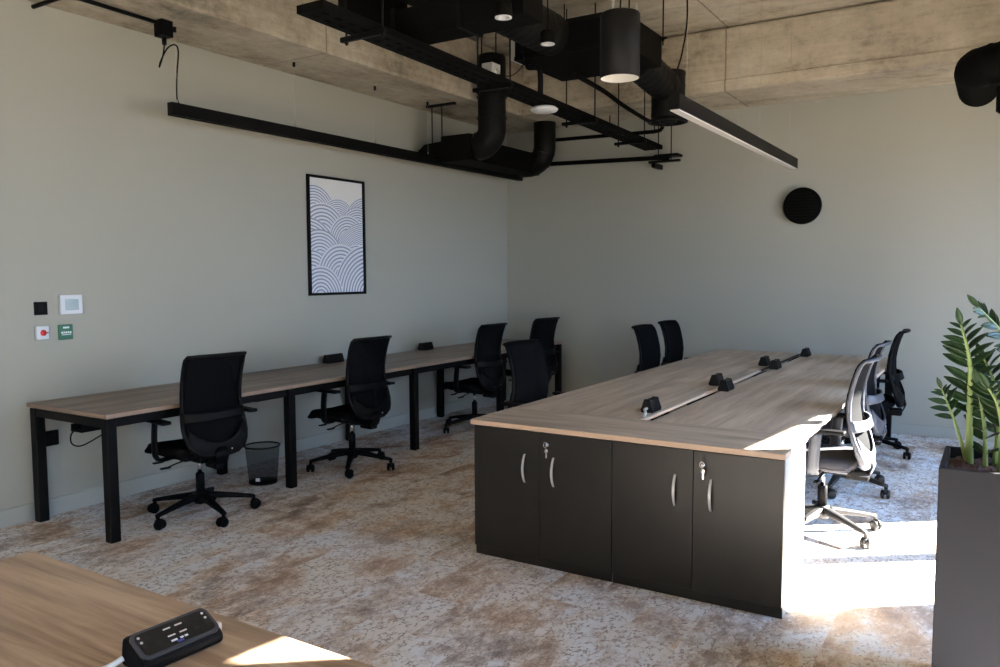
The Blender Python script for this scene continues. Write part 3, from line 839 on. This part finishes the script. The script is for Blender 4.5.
frond([(5.20, 3.32, zb), (5.23, 3.34, 1.1), (5.25, 3.36, 1.35), (5.22, 3.38, 1.55)], .013, .28, 11, .09, R(-10))
frond([(5.20, 3.14, zb), (5.24, 3.10, 1.05), (5.26, 3.05, 1.25), (5.24, 3.0, 1.40)], .012, .25, 10, .09, R(25))
frond([(5.04, 3.26, zb), (5.035, 3.26, .95), (5.02, 3.25, 1.05), (5.005, 3.24, 1.13)], .009, .15, 8, .08, R(-35))
frond([(5.14, 3.33, zb), (5.15, 3.35, 1.0), (5.12, 3.37, 1.17)], .010, .2, 8, .09, R(15))

# ------------------------------------------------------------------ linear pendants
def wire_cyl(b, x, y, z0, z1, r=.0012): b.cyl((x, y, z0), (x, y, z1), r, n=6)
L = (.30, 5.76, 2.59)
p = thing('linear_pendant', L, 'long black linear pendant light hung beside the left wall', 'light')
b = MB(); b.box(.272, .328, 3.443, 8.075, 2.604, 2.675); b.box(.272, .277, 3.443, 8.075, 2.590, 2.604); b.box(.323, .328, 3.443, 8.075, 2.590, 2.604); b.box(.277, .323, 3.443, 3.448, 2.590, 2.604); b.box(.277, .323, 8.07, 8.075, 2.590, 2.604); b.build('housing', M['black_metal'], p, L)
MB().box(.278, .322, 3.45, 8.068, 2.600, 2.604).build('diffuser', M['diffuser'], p, L)
for y in (3.50, 4.57, 5.53, 6.30, 7.55):
    w_ = MB(); wire_cyl(w_, .30, y, 2.675, SOF); w_.cyl((.30, y, 2.675), (.30, y, 2.70), .005, n=8); w_.cyl((.30, y, SOF-.035), (.30, y, SOF), .011, n=10, mi=1)
    w_.build('suspension_wire', [M['wire'], M['black_metal']], p, L)
L = (3.49, 5.87, 2.43)
p = thing('linear_pendant', L, 'black linear pendant light with a pale underside over the island', 'light')
b = MB(); b.box(3.458, 3.522, 4.34, 7.40, 2.427, 2.512, 0, .002, 1); b.build('housing', M['black_metal'], p, L)
MB().box(3.464, 3.516, 4.35, 7.39, 2.421, 2.427).build('diffuser', M['diffuser'], p, L)['label'] = 'pale underside'
for y in (4.55, 5.61, 6.2, 7.2):
    w_ = MB(); wire_cyl(w_, 3.49, y, 2.512, SLAB); w_.cyl((3.49, y, 2.512), (3.49, y, 2.54), .005, n=8)
    w_.build('suspension_wire', M['wire'], p, L)
MB().tube(smooth_path([(3.49, 4.39, 2.512), (3.475, 4.39, 2.60), (3.505, 4.42, 2.75), (3.525, 4.44, 2.95), (3.512, 4.44, 3.3), (3.51, 4.44, SLAB)]), .005, 8).build('supply_cable', M['black_plastic'], p, L)

# conduit, junction box and cable at the left beam
L = (.34, 3.40, 3.1)
cd = thing('conduit_run', L, 'black conduit with junction box under the concrete beam at the left wall', 'conduit')
b = MB(); b.tube([(.0, 2.73, 3.155), (.33, 2.73, 3.155), (.365, 2.76, 3.155), (.38, 2.80, 3.155), (.36, 3.34, 3.155)], .013, 10); b.build('conduit', M['black_metal'], cd, L)
MB().box(.31, .395, 3.335, 3.42, 3.075, 3.18, 0, .004).build('junction_box', M['black_plastic'], cd, L)
b = MB(); b.cyl((.345, 3.385, 3.03), (.345, 3.385, 3.075), .014, .016, n=12); b.build('gland', M['black_plastic'], cd, L)
MB().tube(smooth_path([(.345, 3.385, 3.03), (.34, 3.375, 2.96), (.32, 3.36, 2.885), (.325, 3.37, 2.93), (.33, 3.42, 3.02), (.325, 3.48, 3.055), (.31, 3.515, 3.02), (.30, 3.505, 2.86), (.30, 3.50, 2.72), (.30, 3.515, 2.675)]), .005, 8).build('flex_cable', M['black_plastic'], cd, L)

# ------------------------------------------------------------------ ceiling services
RODS = lambda b, pts, z0, z1=SLAB, r=.006: [b.cyl((x, y, z0), (x, y, z1), r, n=8) for x, y in pts]
# cable tray
TX0, TX1, TY0, TY1, TZ = 1.88, 2.07, 3.08, 7.95, 2.835
L = (1.97, 5.5, TZ)
ct = thing('cable_tray', L, 'long black perforated cable tray hung from threaded rods towards the back wall', 'cable tray')
SLOPE = Matrix(((1, 0, 0, 0), (0, 1, 0, 0), (0, -.02, 1, .11), (0, 0, 0, 1)))
b = MB()
b.box(TX0, TX0+.003, TY0, TY1, TZ, TZ+.042); b.box(TX1-.003, TX1, TY0, TY1, TZ, TZ+.042)
for a, c in ((TX0+.003, TX0+.046), (TX0+.070, TX0+.120), (TX1-.046, TX1-.003)): b.box(a, c, TY0, TY1, TZ, TZ+.003)
y = TY0
while y < TY1-.05:
    for a, c in ((TX0+.046, TX0+.070), (TX0+.120, TX1-.046)): b.box(a, c, y, y+.05, TZ, TZ+.003)
    y += .10
b.box(TX0+.003, TX1-.003, TY0, TY0+.003, TZ+.003, TZ+.042)
b.xform(SLOPE).build('tray', M['black_soft'], ct, L)
for y in (3.50, 4.86, 6.24, 7.35):
    b = MB(); b.box(1.80, 2.13, y-.014, y+.014, TZ-.030, TZ-.002, 0, .003, 1)
    RODS(b, ((1.84, y),), TZ-.05); RODS(b, ((2.11, y),), TZ-.05, 3.199 if y < 4 else 3.146 if y < 5 else SLAB)
    for x in (1.84, 2.11): b.cyl((x, y, TZ-.042), (x, y, TZ-.030), .012, n=6)
    for v in b.bm.verts:
        if v.co.z < 3.1: v.co.z += .11-.02*y
    b.build('trapeze_hanger', M['black_metal'], ct, L)
b = MB(); b.cyl((1.905, TY0+.02, TZ+.02), (1.905, TY1-.02, TZ+.02), .014, n=8); b.cyl((1.976, TY0+.02, TZ+.02), (1.976, TY1-.02, TZ+.02), .014, n=8)
b.xform(SLOPE).build('cables', M['black_plastic'], ct, L)
# galvanised box on the tray
jb = MB().box(1.86, 1.95, 4.88, 4.99, TZ+.058, TZ+.185, 0, .004).build('junction_box', M['galv'], None, (1.91, 4.94, TZ+.058))
tag(jb, 'small galvanised junction box standing on the cable tray', 'junction box')
MB().tube(smooth_path([(1.95, 4.95, TZ+.11), (2.04, 5.0, TZ+.10), (2.08, 5.1, TZ+.2), (1.91, 5.375, 3.20)]), .004, 6).build('flex_lead', M['black_plastic'], jb, (1.91, 4.94, TZ+.058))
MB().lathe([(.0005, 0), (.02, 0), (.02, .002), (.0005, .002)], (1.951, 4.935, TZ+.13), 12, axis='X').build('knockout', M['steel'], jb, (1.91, 4.94, TZ+.058))
# wifi access point / white disc
ap = MB().lathe([(.0005, .0), (.05, .0), (.088, -.008), (.110, -.026), (.098, -.042), (.05, -.052), (.0005, -.053)], (1.975, 5.60, TZ-.004), 36)
ap = ap.build('access_point', M['white_plastic'], None, (1.975, 5.60, TZ-.004)); tag(ap, 'white domed disc fixed under the black cable tray', 'access point')
# rectangular supply duct with riser
L = (2.1, 4.0, 2.9)
sd = thing('rectangular_duct', L, 'black rectangular duct crossing over the cable tray with a square riser', 'duct')
b = MB(); b.prism([(1.802, 2.955), (2.78, 2.955), (2.78, 3.125), (1.802, 3.125)], 3.90, 4.12, 'Y', 0, .003); b.build('duct_body', M['black_soft'], sd, L)
b = MB(); b.prism([(1.40, 3.12), (1.80, 2.957), (1.80, SLAB-.001), (1.40, SLAB-.001)], 3.905, 4.115, 'Y', 0, .003); b.build('riser', M['black_soft'], sd, L)
for x in (1.86, 2.35): MB().box(x-.015, x+.015, 3.89, 4.13, 2.943, 3.137).build('flange', M['black_metal'], sd, L)
# upper rectangular duct
L = (1.99, 3.4, 3.2)
ud = MB().box(1.856, 2.42, 2.2, 4.25, 3.20, 3.52, 0, .003, 1); RODS(ud, ((1.90, 2.6), (2.38, 2.6), (1.90, 4.0), (2.38, 4.0)), 3.52, SLAB-.001)
ud = ud.build('upper_duct', M['black_soft'], None, L); tag(ud, 'black rectangular duct close under the ceiling above the crossing duct', 'duct')
# spiral duct into the fan coil unit
def ridged(path, r, pitch=.09, amp=.004, step=.012):
    P = [Vector(p) for p in path]; out = []; rad = []; dist = 0
    for a, b in zip(P, P[1:]):
        ln = (b-a).length; k = max(1, int(ln/step))
        for i in range(k):
            q = i/k; out.append(a.lerp(b, q)); s = (dist+ln*q) % pitch
            rad.append(r+(amp if s < pitch*.18 else 0))
        dist += ln
    out.append(P[-1]); rad.append(r); return out, rad
L = (2.30, 4.4, 3.27)
b = MB(); pth, rd = ridged([(2.16, 4.252, 3.29), (2.16, 5.377, 3.29)], .15); b.tube(pth, rd, 28)
sdk = b.build('spiral_duct', M['duct_sheen'], None, L); tag(sdk, 'round black spiral duct running into the fan coil box', 'duct')
# round grille
gr = MB()
gc = Vector((2.42, 4.205, 3.14))
for r_ in (.066, .075): gr.tube([gc+Vector((r_*math.cos(2*PI*k/32), r_*math.sin(2*PI*k/32), 0)) for k in range(32)], .004, 6, closed=True)
for k in range(-4, 5):
    hw = math.sqrt(.066**2-(k*.013)**2); gr.box(gc.x-hw, gc.x+hw, gc.y+k*.013-.002, gc.y+k*.013+.002, gc.z-.003, gc.z+.003)
gro = gr.build('round_grille', M['galv'], None, gc); tag(gro, 'round pale grille under the upper rectangular duct', 'grille')
MB().cyl(gc+Vector((0, 0, .004)), gc+Vector((0, 0, .058)), .074, n=28).build('collar', M['black_soft'], gro, gc)
# fan coil unit
FX0, FX1, FY0, FY1, FZ0, FZ1 = 1.83, 2.72, 5.39, 6.18, 3.15, 3.39
L = (2.27, 5.8, FZ0)
fc = thing('fan_coil_unit', L, 'large black fan coil box hung under the concrete ceiling', 'air conditioner')
MB().box(FX0, FX1, FY0, FY1, FZ0, FZ1, 0, .004, 1).build('casing', M['black_soft'], fc, L)
b = MB()
for x in (FX0+.06, 2.56): b.box(x, x+.10, FY0-.012, FY0, FZ0+.05, FZ1-.06, 0, .002, 1)
for z in (FZ0, FZ1-.03): b.box(FX0, FX1, FY0-.008, FY0, z, z+.03)
b.build('access_panel', M['black_metal'], fc, L)
b = MB(); b.box(FX0-.06, FX0, FY0+.04, FY0+.2, FZ0+.02, FZ1-.04, 0, .003, 1); b.build('valve_box', M['galv'], fc, L)
for x, y in ((FX0+.05, FY0+.08), (FX1+.02, FY0+.08), (FX0+.05, FY1-.06), (FX1+.02, FY1-.03)):
    b = MB(); RODS(b, ((x, y),), FZ1-.08); b.box(x-.03, x+.03, y-.02, y+.02, FZ1-.03, FZ1-.022); b.cyl((x, y, FZ1-.045), (x, y, FZ1-.032), .013, n=6)
    b.build('hanger_rod', M['black_metal'], fc, L)
b = MB(); b.tube(smooth_path([(1.92, 5.45, 3.148), (1.93, 5.43, 3.10), (2.02, 5.42, 3.08), (2.04, 5.42, 3.02), (2.04, 5.42, TZ+.042)]), .022, 10)
b.build('drain_pipe', M['black_plastic'], fc, L)
# elbow diffuser
L = (2.5, 6.93, 2.86)
el = thing('ventilation_elbow', L, 'black elbow duct with a round downward diffuser behind the fan coil box', 'duct')
pp, rd = ridged([(2.5, 6.182, 3.235), (2.5, 6.93, 3.15)], .138, .10, .004, .02)
bb_ = MB(); bb_.tube(pp, rd, 28)
pp, rd = ridged([(2.5, 6.93, 3.29), (2.5, 6.93, 2.885)], .148, .12, .003, .02); bb_.tube(pp, rd, 32)
bb_.build('bend', M['duct_sheen'], el, L)
b = MB(); b.lathe([(.150, .02), (.175, .0), (.176, -.012), (.150, -.012), (.148, .018)], (2.5, 6.93, 2.865), 36, caps=False)
b.tube([(2.5+.07*math.cos(2*PI*k/24), 6.93+.07*math.sin(2*PI*k/24), 2.86) for k in range(24)], .006, 6, closed=True)
b.box(2.36, 2.64, 6.925, 6.935, 2.857, 2.863); b.box(2.495, 2.505, 6.79, 7.07, 2.857, 2.863)
b.build('diffuser', M['black_metal'], el, L)
# vertical drops by the left wall
L = (.88, 6.55, 2.72)
d1 = thing('ventilation_duct', L, 'tall black round duct drop bending to the left wall beside the concrete beam', 'duct')
pth = [(.88, 6.55, 3.55), (.88, 6.55, 2.91)]+[tuple(q) for q in arc((.72, 6.55, 2.91), .16, 0, -PI/2, 10, (1, 0, 0), (0, 0, 1))][1:]
b = MB(); b.tube([(.88, 6.55, 3.60), (.88, 6.55, 3.585)]+pth, [.09, .13]+[.135]*len(pth), 28)
for z in (3.2, 3.0): b.tube([(.88+.142*math.cos(2*PI*k/28), 6.55+.142*math.sin(2*PI*k/28), z) for k in range(28)], .006, 6, closed=True)
RODS(b, ((.80, 6.50), (.96, 6.50)), 3.58)
b.build('round_duct', M['duct_sheen'], d1, L)
b = MB(); b.prism([(.02, 2.695), (.66, 2.685), (.66, 2.83), (.16, 2.80)], 6.42, 6.68, 'Y', 0, .004); b.box(.37, .715, 6.41, 6.69, 2.61, 2.86, 0, .006, 1); b.box(.37, .66, 6.695, 7.735, 2.62, 2.84, 0, .004, 1)
b.build('flat_plenum', M['black_soft'], d1, L)
b = MB(); RODS(b, ((.24, 6.45), (.36, 6.45)), 2.80, SOF); b.box(.18, .52, 6.43, 6.47, SOF-.022, SOF)
b.build('hanger', M['black_metal'], d1, L)
L = (.73, 7.87, 2.7)
d2 = thing('ventilation_duct', L, 'short black round duct drop under the beam in the back corner', 'duct')
pth = [(.73, 7.87, SOF), (.73, 7.87, 2.92)]+[tuple(q) for q in arc((.53, 7.87, 2.92), .20, 0, -PI/2, 10, (1, 0, 0), (0, 0, 1))][1:]+[(.41, 7.87, 2.72)]
b = MB(); b.tube(pth, .122, 28)
for q in (.2, .5, .8):
    a = -PI/2*q; c = Vector((.53+.20*math.cos(a), 7.87, 2.92+.20*math.sin(a)))
    u = Vector((math.cos(a), 0, math.sin(a))); b.tube([c+u*.125*math.cos(2*PI*k/28)+Vector((0, .125*math.sin(2*PI*k/28), 0)) for k in range(28)], .005, 6, closed=True)
b.build('round_duct', M['duct_sheen'], d2, L)
b = MB(); b.tube([(.41, 7.87+.126*math.cos(2*PI*k/28), 2.72+.126*math.sin(2*PI*k/28)) for k in range(28)], .009, 6, closed=True)
b.build('collar', M['black_metal'], d2, L)
# pipes by the back wall
L = (2.0, 7.85, 2.97)
b = MB(); pth = smooth_path([(2.26, 5.55, 3.03), (2.19, 6.24, 3.04), (2.08, 6.9, 3.05), (1.99, 7.6, 3.06), (1.97, 7.84, 3.06)], 6)[:-1]+[Vector((1.97, 7.82, 3.06)), Vector((2.03, 7.88, 3.05)), Vector((2.075, 7.90, 3.025)), Vector((2.085, 7.90, 2.995)), Vector((2.06, 7.90, 2.972)), Vector((2.0, 7.90, 2.965)), Vector((.86, 7.90, 2.985))]
b.tube(pth, .020, 10)
RODS(b, ((1.50, 7.90), (2.0, 7.90)), 2.96, SOF)
pa = b.build('hairpin_pipe', M['black_soft'], None, L); tag(pa, 'thin black pipe doubling back in a hairpin near the back wall', 'pipe')
L = (1.4, 8.06, 2.74)
pb2 = thing('wall_pipe', L, 'straight black pipe along the back wall ending at a bracket', 'pipe')
MB().tube([(.62, 8.06, 2.755), (2.10, 8.06, 2.715)], .024, 12).build('pipe', M['black_soft'], pb2, L)
b = MB(); b.box(1.88, 2.22, 8.04, 8.08, 2.668, 2.69, 0, .002, 1); b.box(1.92, 2.18, 8.09, 8.25, 2.735, 2.76, 0, .002, 1); b.box(1.92, 1.96, 8.03, YB, 2.62, 2.667)
RODS(b, ((1.96, 8.12), (2.10, 8.12)), 2.69, SOF)
b.build('bracket', M['black_metal'], pb2, L)
# cylinder pendant
L = (3.53, 3.5, 2.42)
cp = thing('cylinder_pendant', L, 'fat black cylinder pendant lamp with a white inside above the island', 'light')
b = MB(); b.lathe([(.088, .0), (.092, .0), (.092, .285), (.088, .292), (.0005, .292)], L, 40, caps=False); b.build('shade', M['black_metal'], cp, L)
b = MB(); b.lathe([(.0875, .001), (.086, .03), (.055, .12), (.0005, .14)], L, 40, caps=False); b.build('reflector', M['reflector'], cp, L)['label'] = 'white inside'
for k in range(3):
    a = 2*PI*k/3+.5; x, y = L[0]+.075*math.cos(a), L[1]+.075*math.sin(a)
    b = MB(); wire_cyl(b, x, y, 2.712, SLAB, .0015); b.cyl((x, y, 2.712), (x, y, 2.755), .006, n=8)
    b.build('suspension_wire', M['wire'], cp, L)
MB().tube(smooth_path([(3.53, 3.50, 2.72), (3.535, 3.5, 2.9), (3.53, 3.52, 3.3), (3.53, 3.52, SLAB)]), .004, 6).build('supply_cable', M['black_plastic'], cp, L)
# small spotlights
for (x, y, z, lab) in ((2.76, 3.72, 2.885, 'small black spotlight with white rim beside the crossing duct'),
                       (2.55, 4.60, 2.985, 'small black spotlight with white rim in front of the fan coil box')):
    L = (x, y, z)
    s_ = thing('spotlight', L, lab, 'light')
    b = MB(); b.lathe([(.046, 0), (.048, .002), (.048, .07), (.04, .08), (.0005, .08)], L, 28, caps=False); b.cyl((x, y, z+.08), (x, y, SLAB), .005, n=8); b.build('lamp_body', M['black_soft'], s_, L)
    b = MB(); b.lathe([(.046, 0), (.046, -.004), (.030, -.002), (.026, .02)], L, 28, caps=False); b.build('rim', M['white_plastic'], s_, L)['label'] = 'white rim'
    MB().lathe([(.0005, .018), (.026, .018), (.026, .022), (.0005, .022)], L, 20).build('lens', M['lcd'], s_, L)
# flexible duct at the window side
L = (5.3, 6.5, 2.88)
fd = thing('flexible_duct', L, 'fat black flexible duct turning towards the back wall on the window side', 'duct')
pth = [(6.45, 6.5, 2.98), (5.07, 6.5, 2.935)]+[tuple(q) for q in arc((5.07, 6.70, 2.935), .20, -PI/2, -PI, 12, (1, 0, 0), (0, 1, 0))][1:]+[(4.87, 7.35, 2.935)]
P = [Vector(p) for p in pth]; pp, rd = ridged(P, .136, .055, .006, .009)
MB().tube(pp, rd, 28).build('duct_hose', M['black_soft'], fd, L)
b = MB(); b.lathe([(.0005, 2.585), (.06, 2.585), (.078, 2.60), (.078, 2.76)], (5.075, 6.45, 0), 24, caps=False); b.build('spigot', M['black_soft'], fd, L)
b = MB()
for x in (5.35, 6.0): RODS(b, ((x, 6.36), (x, 6.64)), 2.88)
b.build('hanger_rod', M['black_metal'], fd, L)

# ------------------------------------------------------------------ light
wd = bpy.data.worlds.new('World'); S.world = wd; wd.use_nodes = True
nt = wd.node_tree; bg = nt.nodes['Background']
tc = N(nt, 'ShaderNodeTexCoord'); sx = N(nt, 'ShaderNodeSeparateXYZ'); nt.links.new(tc.outputs['Generated'], sx.inputs[0])
r = ramp(nt, [(.40, (.48, .40, .30)), (.5, (.49, .66, .90)), (.75, (.39, .63, 1.07))])
mp = N(nt, 'ShaderNodeMapRange'); mp.inputs['From Min'].default_value = -1
nt.links.new(sx.outputs[2], mp.inputs['Value']); nt.links.new(mp.outputs[0], r.inputs['Fac']); nt.links.new(r.outputs['Color'], bg.inputs['Color'])
bg.inputs['Strength'].default_value = 15.5
sl = bpy.data.lights.new('sun', 'SUN'); sl.energy = 250; sl.angle = R(.6); sl.color = (1, .95, .86)
so = bpy.data.objects.new('sun', sl); COL.objects.link(so)
so.rotation_euler = Vector((-.795, -.606, -.62)).to_track_quat('-Z', 'Y').to_euler(); so.location = (12, 12, 10)
for i, (a, b_, _) in enumerate(WIN):
    LINT = LINTS[i]
    al = bpy.data.lights.new('window_portal', 'AREA'); al.shape = 'RECTANGLE'; al.size = LINT-SILL; al.size_y = b_-a
    al.cycles.is_portal = True
    ao = bpy.data.objects.new('window_portal', al); COL.objects.link(ao)
    yc = (a+b_)/2; ao.location = (WX(yc)+WT+.03, yc, (LINT+SILL)/2)
    n_ = Vector((-1, .12, 0)).normalized(); z_ = -n_; x_ = Vector((0, 0, 1)); y_ = z_.cross(x_)
    ao.rotation_euler = Matrix((x_, y_, z_)).transposed().to_euler()

# ------------------------------------------------------------------ camera
cam = bpy.data.cameras.new('camera'); co = bpy.data.objects.new('camera', cam); COL.objects.link(co)
cam.sensor_width = 36; cam.sensor_fit = 'HORIZONTAL'; cam.lens = 796.25/1000*36; cam.clip_start = .05
yaw, pitch, roll = .5590, -.0756, -.0047
fw_ = Vector((-math.sin(yaw)*math.cos(pitch), math.cos(yaw)*math.cos(pitch), math.sin(pitch)))
rt = Vector((math.cos(yaw), math.sin(yaw), 0)); up = rt.cross(fw_)
r2 = rt*math.cos(roll)+up*math.sin(roll); u2 = -rt*math.sin(roll)+up*math.cos(roll)
co.matrix_world = Matrix.Translation((5.0569, 0, 1.5212)) @ Matrix((r2, u2, -fw_)).transposed().to_4x4()
S.camera = co

vs = S.view_settings
vs.view_transform = 'Standard'; vs.look = 'None'; vs.gamma = 1; vs.use_curve_mapping = False; vs.exposure = 0.03
S.display_settings.display_device = 'sRGB'
cy = S.cycles
cy.use_denoising = True; cy.denoiser = 'OPENIMAGEDENOISE'
cy.max_bounces = 10; cy.diffuse_bounces = 6; cy.transparent_max_bounces = 12; cy.sample_clamp_indirect = 6
cy.caustics_reflective = False; cy.caustics_refractive = False
